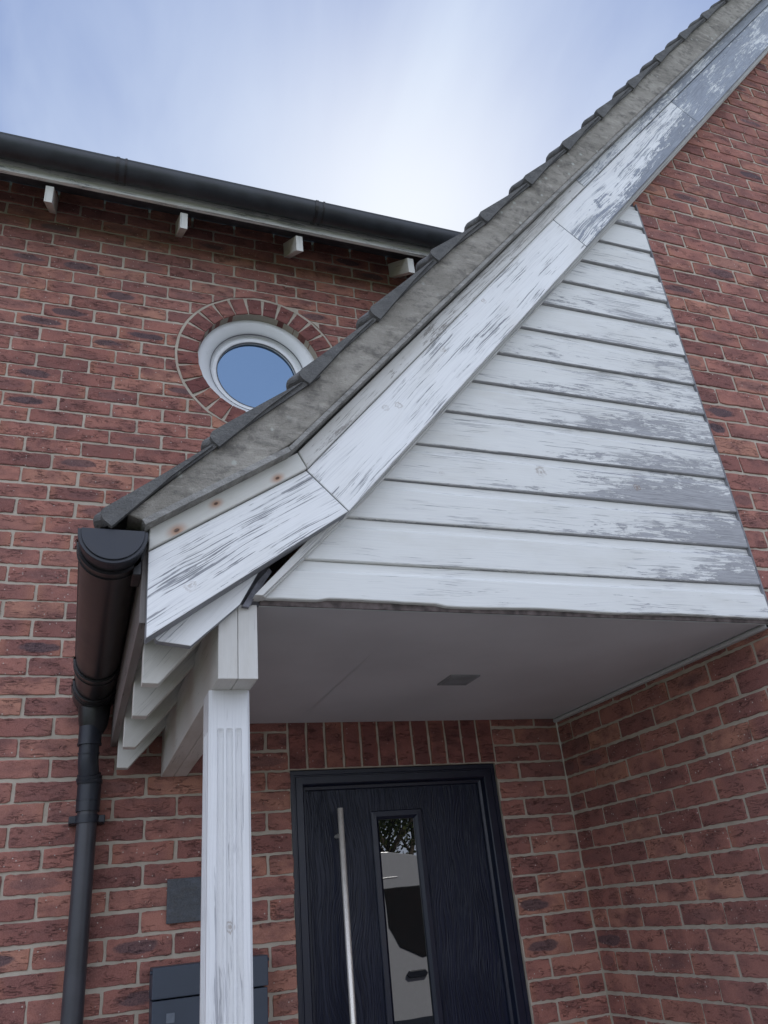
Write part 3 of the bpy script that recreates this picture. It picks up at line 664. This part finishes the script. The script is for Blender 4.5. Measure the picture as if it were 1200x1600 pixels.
# weatherboards
zb = [.0415, .157] + [.157 + .1336 * k for k in range(1, 15)]
for i in range(14):
    z0, z1 = zb[i], zb[i + 1]; H = z1 - z0; xr = -.004
    zt = min(z1 - .0015, uz(1.33, 0)); 
    prof = [(-.004, z0 + .000), (-.0155, z0 + .0015), (-.0175, z0 + .004), (-.0175, z0 + H - .036), (-.0165, z0 + H - .033), (-.0120, z0 + H - .030), (-.0085, z0 + H - .025), (-.0075, z0 + H - .018), (-.0075, z0 + H - .0014), (-.001, z0 + H - .0014), (-.001, z0)]
    xl0 = (z0 * C5 - 1.30) / S5; xl1 = (z1 * C5 - 1.30) / S5
    nx = max(4, int((xr - xl0) / .03)); vs = []; fs = []; k = len(prof)
    for m in range(nx + 1):
        f = m / nx
        for j, (yy, zz) in enumerate(prof):
            a = (zz * C5 - 1.29) / S5; x = a + (xr - a) * f
            wv = 0
            if i == 0 and j in (0, 1, 2, 10): wv = .0045 * noise.noise(Vector((x * 4.1, 3.3, 0))) + (.005 if -1.5 < x < -1.15 else 0) * 1 + .0015 * noise.noise(Vector((x * 31, 1.3, 0)))
            elif j in (1, 2): wv = .0010 * noise.noise(Vector((x * 9, i * 3.1, 0)))
            vs.append((x, yy + .0012 * noise.noise(Vector((x * 2.1, i * 1.7, 2))), zz + wv))
    for m in range(nx):
        for j in range(k): j2 = (j + 1) % k; fs.append((m * k + j, m * k + j2, (m + 1) * k + j2, (m + 1) * k + j))
    fs.append(tuple(range(k - 1, -1, -1))); fs.append(tuple(nx * k + j for j in range(k)))
    if xl1 > -.02: continue
    mb = MB(); mb.add(vs, [f_[::-1] for f_ in fs]); mb.build('weatherboard', M_weather[i], porch, g=(1, 0, 0))
mb = MB(); mb.prism([(-1.68, .03), (-.002, .03), (-.002, 1.97), ((1.97 * C5 - 1.30) / S5, 1.97)], .0005, .012); mb.build('backing_board', M_darkwood, porch)
mb = MB(); mb.box(-1.655, -.004, -.0045, .0, .030, .052); mb.build('edge_batten', mat_plain('raw_timber_edge', (.11, .09, .085), .9, .1, var=.5, nscale=30, bump=.5), porch)
mb = MB(); mb.prism([(-.0065, .036), (-.0005, .036), (-.0005, 1.90), (-.0065, 1.90)], -.0185, -.0015); mb.build('sealant_strip', mat_plain('sealant_grey', (.20, .20, .21), .8, .2, var=.3, nscale=40), porch)
# ceiling
cm = MB(); cm.box(-1.662, -.003, .001, D - .002, .036, .048)
ceil = cm.build('ceiling', M_ceil, porch)
mb = MB(); mb.add([(-1.217, .40, .0352), (-1.222, .40, .0352), (-1.231, 1.15, .0352), (-1.227, 1.15, .0352)], [(0, 1, 2, 3)]); mb.build('filled_joint', M_trim, porch)
VX0, VX1, VY0, VY1 = -.852, -.738, .617, .740
mb = MB(); mb.box(VX0, VX1, VY0, VY1, .0305, .0358)
for k in range(7): mb.box(VX0 + .008, VX1 - .008, VY0 + .010 + k * .0155, VY0 + .018 + k * .0155, .0285, .0304)
mb.build('ceiling_vent', mat_plain('vent_grey', (.24, .24, .25), .6, var=.1), porch)
mb = MB(); mb.tube([(-.010, .004, .027), (-.010, D - .004, .027)], .009, 10); mb.box(-.016, -.001, .004, D - .004, .018, .030); mb.build('ceiling_trim', M_trim, porch, g=(0, 1, 0))
mb = MB(); mb.box(-1.656, -.01, .0005, .010, .0285, .0356); mb.build('ceiling_edge', M_trim, porch)
# beam, two planks
for (a, b) in ((-1.757, -1.7105), (-1.7095, -1.662)):
    mb = MB(); mb.box(a, b, -.006 + random.uniform(0, .003), D - .002, -.157, .030); mb.build('beam', M_beam, porch, g=(0, 1, 0), bevel=.002)
# end grain of the beam is vertical painted face -> fine
# rafters of the porch eaves
RP = [(-1.920, .10), (-1.920, -.138), (-1.882, -.1395), (-1.765, -.004), (-1.60, .189), (-1.60, .30), (-1.66, .325)]
for y_ in (.10, .43, .85, 1.215):
    mb = MB(); mb.prism(RP, y_, y_ + .040); mb.build('rafter', M_cream, porch, g=(C5, 0, S5), bevel=.002)
mb = MB(); mb.prism([(-1.904, -.072), (-1.899, -.0765), (-1.824, -.0865), (-1.709, .020), (-1.655, .12), (-1.5, .26), (-1.6, .30), (-1.905, .09)], -.030, -.004); tag(mb.build('rafter', M_bb_low, porch, g=(C5, 0, S5), bevel=.002), 'flaking front rafter end behind the bargeboard')
mb = MB(); mb.prism([(-1.663, .087), (-1.632, .125), (-1.625, .117), (-1.685, .018), (-1.701, .021)], -.018, .01); mb.prism([(-1.78, .03), (-1.70, .03), (-1.60, .18), (-1.70, .20)], .005, .03); mb.build('packing_block', M_darkwood, porch)
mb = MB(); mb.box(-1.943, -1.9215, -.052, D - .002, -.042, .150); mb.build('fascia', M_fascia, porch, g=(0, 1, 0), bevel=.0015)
# fluted post
PX0, PX1, PY0, PY1 = -1.763, -1.664, .092, .190
def rect_outline(fl):
    pts = []; n = 3
    def side(p, q, nrm):
        L = (Vector(q) - Vector(p)).length; d = (Vector(q) - Vector(p)) / L; out = []
        cs = [L / 2 - .0215, L / 2, L / 2 + .0215]
        ts = [(0.006, 0)]
        for c in cs:
            for k in range(9): a = -1 + k / 4; ts.append((c + a * .0082, math.sqrt(max(0, 1 - a * a)) * .0085 * fl))
        ts.append((L - .006, 0))
        for t_, dd in ts: out.append((p[0] + d.x * t_ - nrm[0] * dd, p[1] + d.y * t_ - nrm[1] * dd))
        return out
    pts += side((PX0, PY0), (PX1, PY0), (0, -1)); pts += side((PX1, PY0), (PX1, PY1), (1, 0)); pts += side((PX1, PY1), (PX0, PY1), (0, 1)); pts += side((PX0, PY1), (PX0, PY0), (-1, 0))
    return pts
zl = [(-.1575, 0), (-.250, 0), (-.254, .35), (-.260, .7), (-.270, .92), (-.280, 1)] + [(-.28 - .1 * k, 1) for k in range(1, 16)] + [(-1.9, 1), (-1.93, 0), (GZ, 0)]
vs = []; fs = []; k = len(rect_outline(0))
for z, fl in zl: vs += [(x, y_, z) for x, y_ in rect_outline(fl)]
for i in range(len(zl) - 1):
    for j in range(k): j2 = (j + 1) % k; fs.append((i * k + j, (i + 1) * k + j, (i + 1) * k + j2, i * k + j2))
fs.append(tuple(range(k))); fs.append(tuple((len(zl) - 1) * k + j for j in range(k - 1, -1, -1)))
mb = MB(); mb.add(vs, fs)
po = mb.build('post', M_post, porch, g=(0, 0, 1)); tag(po, 'square white fluted post with peeling paint')
# shift post UV so that v = 0 at its left edge
uvd = po.data.uv_layers['UVMap'].data
for p in po.data.polygons:
    for li in p.loop_indices:
        c = po.data.vertices[po.data.loops[li].vertex_index].co; uvd[li].uv = (c.z, (c.x - PX0) if abs(p.normal.y) > abs(p.normal.x) else (c.y + 3))

# ------------------------------------------------------------------ rainwater goods
def half_gutter(mb, cx, cz, r, y0, y1, th=.003, axis='y', mi=0, lip=True):
    N = 28; outer = [(math.cos(math.pi + math.pi * i / N), math.sin(math.pi + math.pi * i / N)) for i in range(N + 1)]
    pr = [(r * a, r * b) for a, b in outer] + ([(r + .004, .004), (r, .008), (r - .004, .004)] if lip else []) + [((r - th) * a, (r - th) * b) for a, b in outer[::-1]] + ([(-r + .004, .004), (-r, .008), (-r - .004, .004)] if lip else [])
    k = len(pr); vs = []
    for y_ in (y0, y1):
        for a, b in pr: vs.append((cx + a, y_, cz + b) if axis == 'y' else (y_, cx + a, cz + b))
    fs = [(j, (j + 1) % k, k + (j + 1) % k, k + j) for j in range(k)]
    mb.add(vs, fs, mi, True); 
    mb.add(vs[:k], [(j, j + 1, k - 1 - 3 * lip - (j + 0) - 1, k - 1 - 3 * lip - j) for j in range(N)] if False else [], mi)
    # end faces
    n0 = N + 1; o2 = n0 + (3 if lip else 0)
    for e in (0, k):
        mb.add(vs[e:e + k], [(j, j + 1, o2 + N - j - 1, o2 + N - j) for j in range(N)], mi)
GXc, GZc, GR = -2.0125, .150, .0700
pg = empty('gutter', (GXc, .5, GZc), 'black half round gutter with a rounded stop end under the porch eaves', 'gutter')
mb = MB(); half_gutter(mb, GXc, GZc, GR, -.085, D - .012); mb.build('channel', M_gutter, pg)
mb = MB()
N = 40
def halfdisc(r, dz=0.): return [(GXc + r * math.cos(math.pi + math.pi * i / N), GZc + r * math.sin(math.pi + math.pi * i / N)) for i in range(N + 1)] + [(GXc + r, GZc + .006), (GXc - r, GZc + .006)]
mb.prism(halfdisc(.0765), -.118, -.100); mb.prism(halfdisc(.0690), -.123, -.1175); mb.prism(halfdisc(.0735), -.100, -.078)
tag(mb.build('stop_end', M_gcap, pg, bevel=.0015), 'rounded black end cap')
for y_ in (-.052, .86, 1.12):
    mb = MB(); half_gutter(mb, GXc, GZc, GR + .005, y_, y_ + (.035 if y_ < 0 else .05), .0045); 
    half_gutter(mb, GXc, GZc, GR + .008, y_ - .003, y_ + .004, .007); half_gutter(mb, GXc, GZc, GR + .008, y_ + (.031 if y_ < 0 else .046), y_ + (.038 if y_ < 0 else .053), .007)
    mb.build('union_bracket', M_gutter, pg)
mb = MB(); mb.box(-1.9425, -1.962, -.06, -.02, .09, .155) if False else mb.box(-1.963, -1.9435, -.055, .02, .075, .155); mb.build('fascia_bracket', M_gutter, pg, bevel=.002)
mb = MB(); half_gutter(mb, GXc, GZc, GR + .009, 1.19, 1.30, .004); mb.tube([(-2.010, 1.245, GZc - .06), (-2.010, 1.245, GZc - .13), (-2.014, 1.245, GZc - .155)], [.058, .050, .040], 24); 
mb.build('running_outlet', M_gutter, pg)
# downpipe
dp = empty('downpipe', (-2.007, D - .05, GZ), 'round black plastic downpipe fixed to the brick wall', 'downpipe')
PXc, PYc, PR = -2.007, D - .068, .034
path = [(-2.018, 1.238, .025), (-2.018, 1.238, -.095), (-2.017, 1.241, -.118), (-2.012, 1.250, -.150), (-2.008, PYc, -.18), (PXc, PYc, -.20)]
mb = MB(); mb.tube(path, .035, 24)
mb.tube([(-2.018, 1.238, .012), (-2.018, 1.238, -.050)], .0395, 24); mb.tube([(-2.018, 1.238, -.046), (-2.018, 1.238, -.053)], .0420, 24); mb.tube([(-2.0175, 1.239, -.078), (-2.0175, 1.240, -.083)], .0385, 24)
mb.tube([(-2.011, 1.251, -.150), (-2.009, 1.259, -.172)], .0405, 24); mb.tube([(-2.010, 1.256, -.160), (-2.009, 1.259, -.168)], .044, 24)
tag(mb.build('offset_bend', M_gcap, dp), 'swan neck bend at the top of the pipe')
mb = MB(); mb.tube([(PXc, PYc, -.165), (PXc, PYc, -.275)], .0400, 24); mb.tube([(PXc, PYc, -.17), (PXc, PYc, -.182)], .0435, 24); mb.tube([(PXc, PYc, -.235), (PXc, PYc, -.240)], .0415, 24); mb.build('socket', M_gcap, dp)
mb = MB(); mb.tube([(PXc, PYc, -.27), (PXc, PYc, GZ + .02)], PR, 32); mb.build('pipe', mat_plain('grey_black_pipe', (.040, .040, .047), .36, .5, var=.2, nscale=7), dp)
for z in (-.300, -1.6):
    mb = MB(); mb.tube([(PXc, PYc, z + .013), (PXc, PYc, z - .013)], .0395, 24); mb.box(PXc - .060, PXc + .060, PYc + .004, D - .001, z - .013, z + .013); mb.box(PXc - .058, PXc - .034, PYc - .008, PYc + .01, z - .012, z + .012); mb.box(PXc + .034, PXc + .058, PYc - .008, PYc + .01, z - .012, z + .012)
    mb.build('pipe_bracket', M_gcap, dp, bevel=.002)
# roof gutter
rg = empty('gutter', (-3, YF - .06, FZ1 + .02), 'long black half round gutter along the eaves of the main roof', 'gutter')
RGR = .062; RGY, RGZ = YF - RGR - .003, 2.618
M_rg = mat_plain('hazed_dark_plastic', (.032, .036, .044), .45, .5, var=.35, nscale=6)  # black plastic lightened: veil of lens haze put into the colour
mb = MB(); half_gutter(mb, RGY, RGZ, RGR, -6.2, .2, axis='x'); mb.build('channel', M_rg, rg)
for x in (-2.10, -1.12, -3.1, -4.6):
    mb = MB(); half_gutter(mb, RGY, RGZ, RGR + .004, x, x + .016, .004, axis='x'); half_gutter(mb, RGY, RGZ, RGR + .0045, x + .04, x + .05, .004, axis='x', ) ; mb.build('union_bracket', M_gutter, rg)
# ------------------------------------------------------------------ things on the wall
lb = empty('letterbox', (-1.58, D - .05, -1.13), 'wide dark grey metal letterbox on the wall behind the white post', 'letterbox')
M_box = mat_plain('letterbox_grey', (.038, .050, .072), .42, .5, var=.06, nscale=5)
mb = MB(); mb.box(-1.768, -1.390, D - .100, D - .001, -1.13, -.870); mb.build('body', M_box, lb, bevel=.003)
mb = MB(); mb.box(-1.770, -1.388, D - .106, D - .001, -.866, -.775); mb.tube([(-1.776, D - .09, -.789), (-1.382, D - .09, -.789)], .0055, 10); tag(mb.build('lid', M_box, lb, bevel=.003), 'hinged lid over the slot')
mb = MB(); mb.box(-1.722, -1.696, D - .1020, D - .1002, -.935, -.908); mb.build('small_square_badge', mat_plain('badge_grey', (.12, .14, .17), .5, var=.1, nscale=60), lb)
sp = MB(); sp.box(-1.722, -1.600, D - .012, D - .003, -.650, -.508)
hs = sp.build('slate_plaque', mat_concrete('slate', (.045, .055, .075), (.075, .09, .12), .0), None, bevel=.003)
tag(hs, 'small dark slate house plaque on the brickwork left of the post', 'sign')

# ------------------------------------------------------------------ surroundings (behind the camera, seen in the door glass)
def ground_mat(name, a, b, sc, bump=.4):
    t = NT(name); p = t.pos(); n = t.noise(p, sc, 6, .65); f = t.noise(p, sc * 14, 3, .7)
    return t.fin(t.mix(.4, t.mix(t.ss(n, .3, .7), a, b), t.mix(f, tuple(x * .5 for x in a), tuple(x * 1.5 for x in b))), .95, t.bump(f, bump, .01), .1)
mb = MB(); mb.add([(-300, -300, GZ), (300, -300, GZ), (300, 300, GZ), (-300, 300, GZ)], [(0, 1, 2, 3)]); tag(mb.build('ground', ground_mat('grass_ground', (.05, .085, .02), (.09, .13, .035), 3), None), kind='structure')
mb = MB(); mb.add([(-8, -4.4, GZ + .004), (9, -4.4, GZ + .004), (9, 1.4, GZ + .004), (-8, 1.4, GZ + .004)], [(0, 1, 2, 3)]); tag(mb.build('paving', ground_mat('pale_paving', (.30, .28, .25), (.38, .36, .32), 6), None), kind='structure')
mb = MB(); mb.add([(-40, -9.5, GZ + .008), (40, -9.5, GZ + .008), (40, -4.5, GZ + .008), (-40, -4.5, GZ + .008)], [(0, 1, 2, 3)]); tag(mb.build('road', ground_mat('asphalt', (.05, .05, .052), (.07, .07, .07), 9), None), kind='structure')
# van: side profile in x, z (front to +x)
van = empty('parked_van', (.9, -6.9, GZ), 'white panel van parked on the road facing the porch', 'van')
vp = [(-2.3, .45), (-2.35, .9), (-2.3, 2.05), (-2.15, 2.2), (1.1, 2.24), (1.55, 2.16), (1.95, 1.98), (2.35, 1.62), (2.75, 1.28), (3.2, 1.12), (3.38, .95), (3.42, .5), (3.3, .35), (2.95, .35)]
def arch(cx): return [(cx + .42 * math.cos(a), .35 + .40 * math.sin(a)) for a in [math.pi * k / 10 for k in range(11)]]
vp += arch(2.5) + [(1.9, .33), (-.9, .33)] + arch(-1.4) + [(-2.2, .35)]
mb = MB(); X0, Y0 = .9 - .1, -7.9
def vpoly(pts): return [(X0 + a, GZ + b) for a, b in pts]
mb.prism(vpoly(vp), Y0, Y0 + 1.86)
mb.box(X0 - 2.1, X0 + 1.2, Y0 + 1.86, Y0 + 1.868, GZ + 1.915, GZ + 1.93)
mb.build('body', mat_plain('van_paint', (.62, .63, .65), .25, .5, var=.02, coat=.6), van, bevel=.07)
wnd = [(1.00, 1.80), (1.75, 1.80), (2.10, 1.50), (2.35, 1.18), (2.2, 1.06), (1.45, .98), (1.15, 1.12), (1.02, 1.35)]
mb = MB(); mb.prism(vpoly(wnd), Y0 + 1.85, Y0 + 1.872); mb.build('window', glass_mat('van_glass', (.012, .016, .014), .10), van, bevel=.01)
mb = MB(); mb.prism(vpoly([(.35, .78), (.40, .83), (.66, .83), (.70, .78), (.66, .75), (.40, .75)] if False else [(1.20, .80), (1.24, .845), (1.46, .845), (1.50, .80), (1.46, .765), (1.24, .765)]), Y0 + 1.86, Y0 + 1.90); mb.build('door_handle', M_gcap, van, bevel=.01)
for cx in (2.5, -1.4):
    for yy in (Y0 + .03, Y0 + 1.64):
        mb = MB(); mb.tube([(X0 + cx, yy, GZ + .34), (X0 + cx, yy + .2, GZ + .34)], .335, 32); w = mb.build('wheel', M_gcap, van, bevel=.02)
        mb = MB(); mb.tube([(X0 + cx, yy - .004, GZ + .34), (X0 + cx, yy + .205, GZ + .34)], .20, 24); mb.build('hubcap', M_steel, w)
# trees
M_bark = mat_plain('bark', (.10, .08, .06), .95, .1, var=.4, nscale=12, bump=.6)
t = NT('leaves'); lr = t.node('ShaderNodeObjectInfo').outputs['Random']; nn = t.noise(t.pos(), 1.5, 3)
M_leaf = t.fin(t.mix(t.ss(nn, .3, .7), (.045, .07, .018), (.13, .13, .04)), .7, None, .2)
def tree(x, y_, h, label, seed):
    r = random.Random(seed); e = empty('tree', (x, y_, GZ), label, 'tree', 'trees across the road'); tr = MB(); tips = []
    def br(p, d, L, rad, lev):
        pts = [p]; q = p.copy(); dd = d.copy()
        for k in range(4): dd = (dd + Vector((r.uniform(-.2, .2), r.uniform(-.2, .2), r.uniform(-.05, .15)))).normalized(); q = q + dd * L / 4; pts.append(q.copy())
        tr.tube(pts, [rad * (1 - .13 * i) for i in range(5)], 7, caps=False)
        if lev == 0: tips.append(q); return
        for k in range(4 if lev > 1 else 3):
            a = r.uniform(0, 6.28); nd = (dd + Vector((math.cos(a), math.sin(a), r.uniform(-.1, .6))) * .9).normalized(); br(pts[r.choice((2, 3, 4))], nd, L * .68, rad * .5, lev - 1); 
        tips.append(q)
    br(Vector((x, y_, GZ - .1)), Vector((0, 0, 1)), h * .42, h * .03, 3); tr.build('trunk', M_bark, e)
    vs = []; fs = []
    for tp in tips:
        for k in range(150):
            c = tp + Vector((r.gauss(0, .42), r.gauss(0, .42), r.gauss(0, .36))); s_ = r.uniform(.025, .055); a = Vector((r.uniform(-1, 1), r.uniform(-1, 1), r.uniform(-1, 1))).normalized(); b = a.orthogonal().normalized() * s_; a = a * s_ * .6
            i = len(vs); vs += [c - b, c + a, c + b, c - a]; fs.append((i, i + 1, i + 2, i + 3))
    mb = MB(); mb.add(vs, fs); mb.build('crown', M_leaf, e)
tree(5.0, -12.6, 5.2, 'leafy tree across the road, nearer to the van', 3)
tree(7.6, -17.5, 7.0, 'taller broad tree across the road, farther from the van', 8)
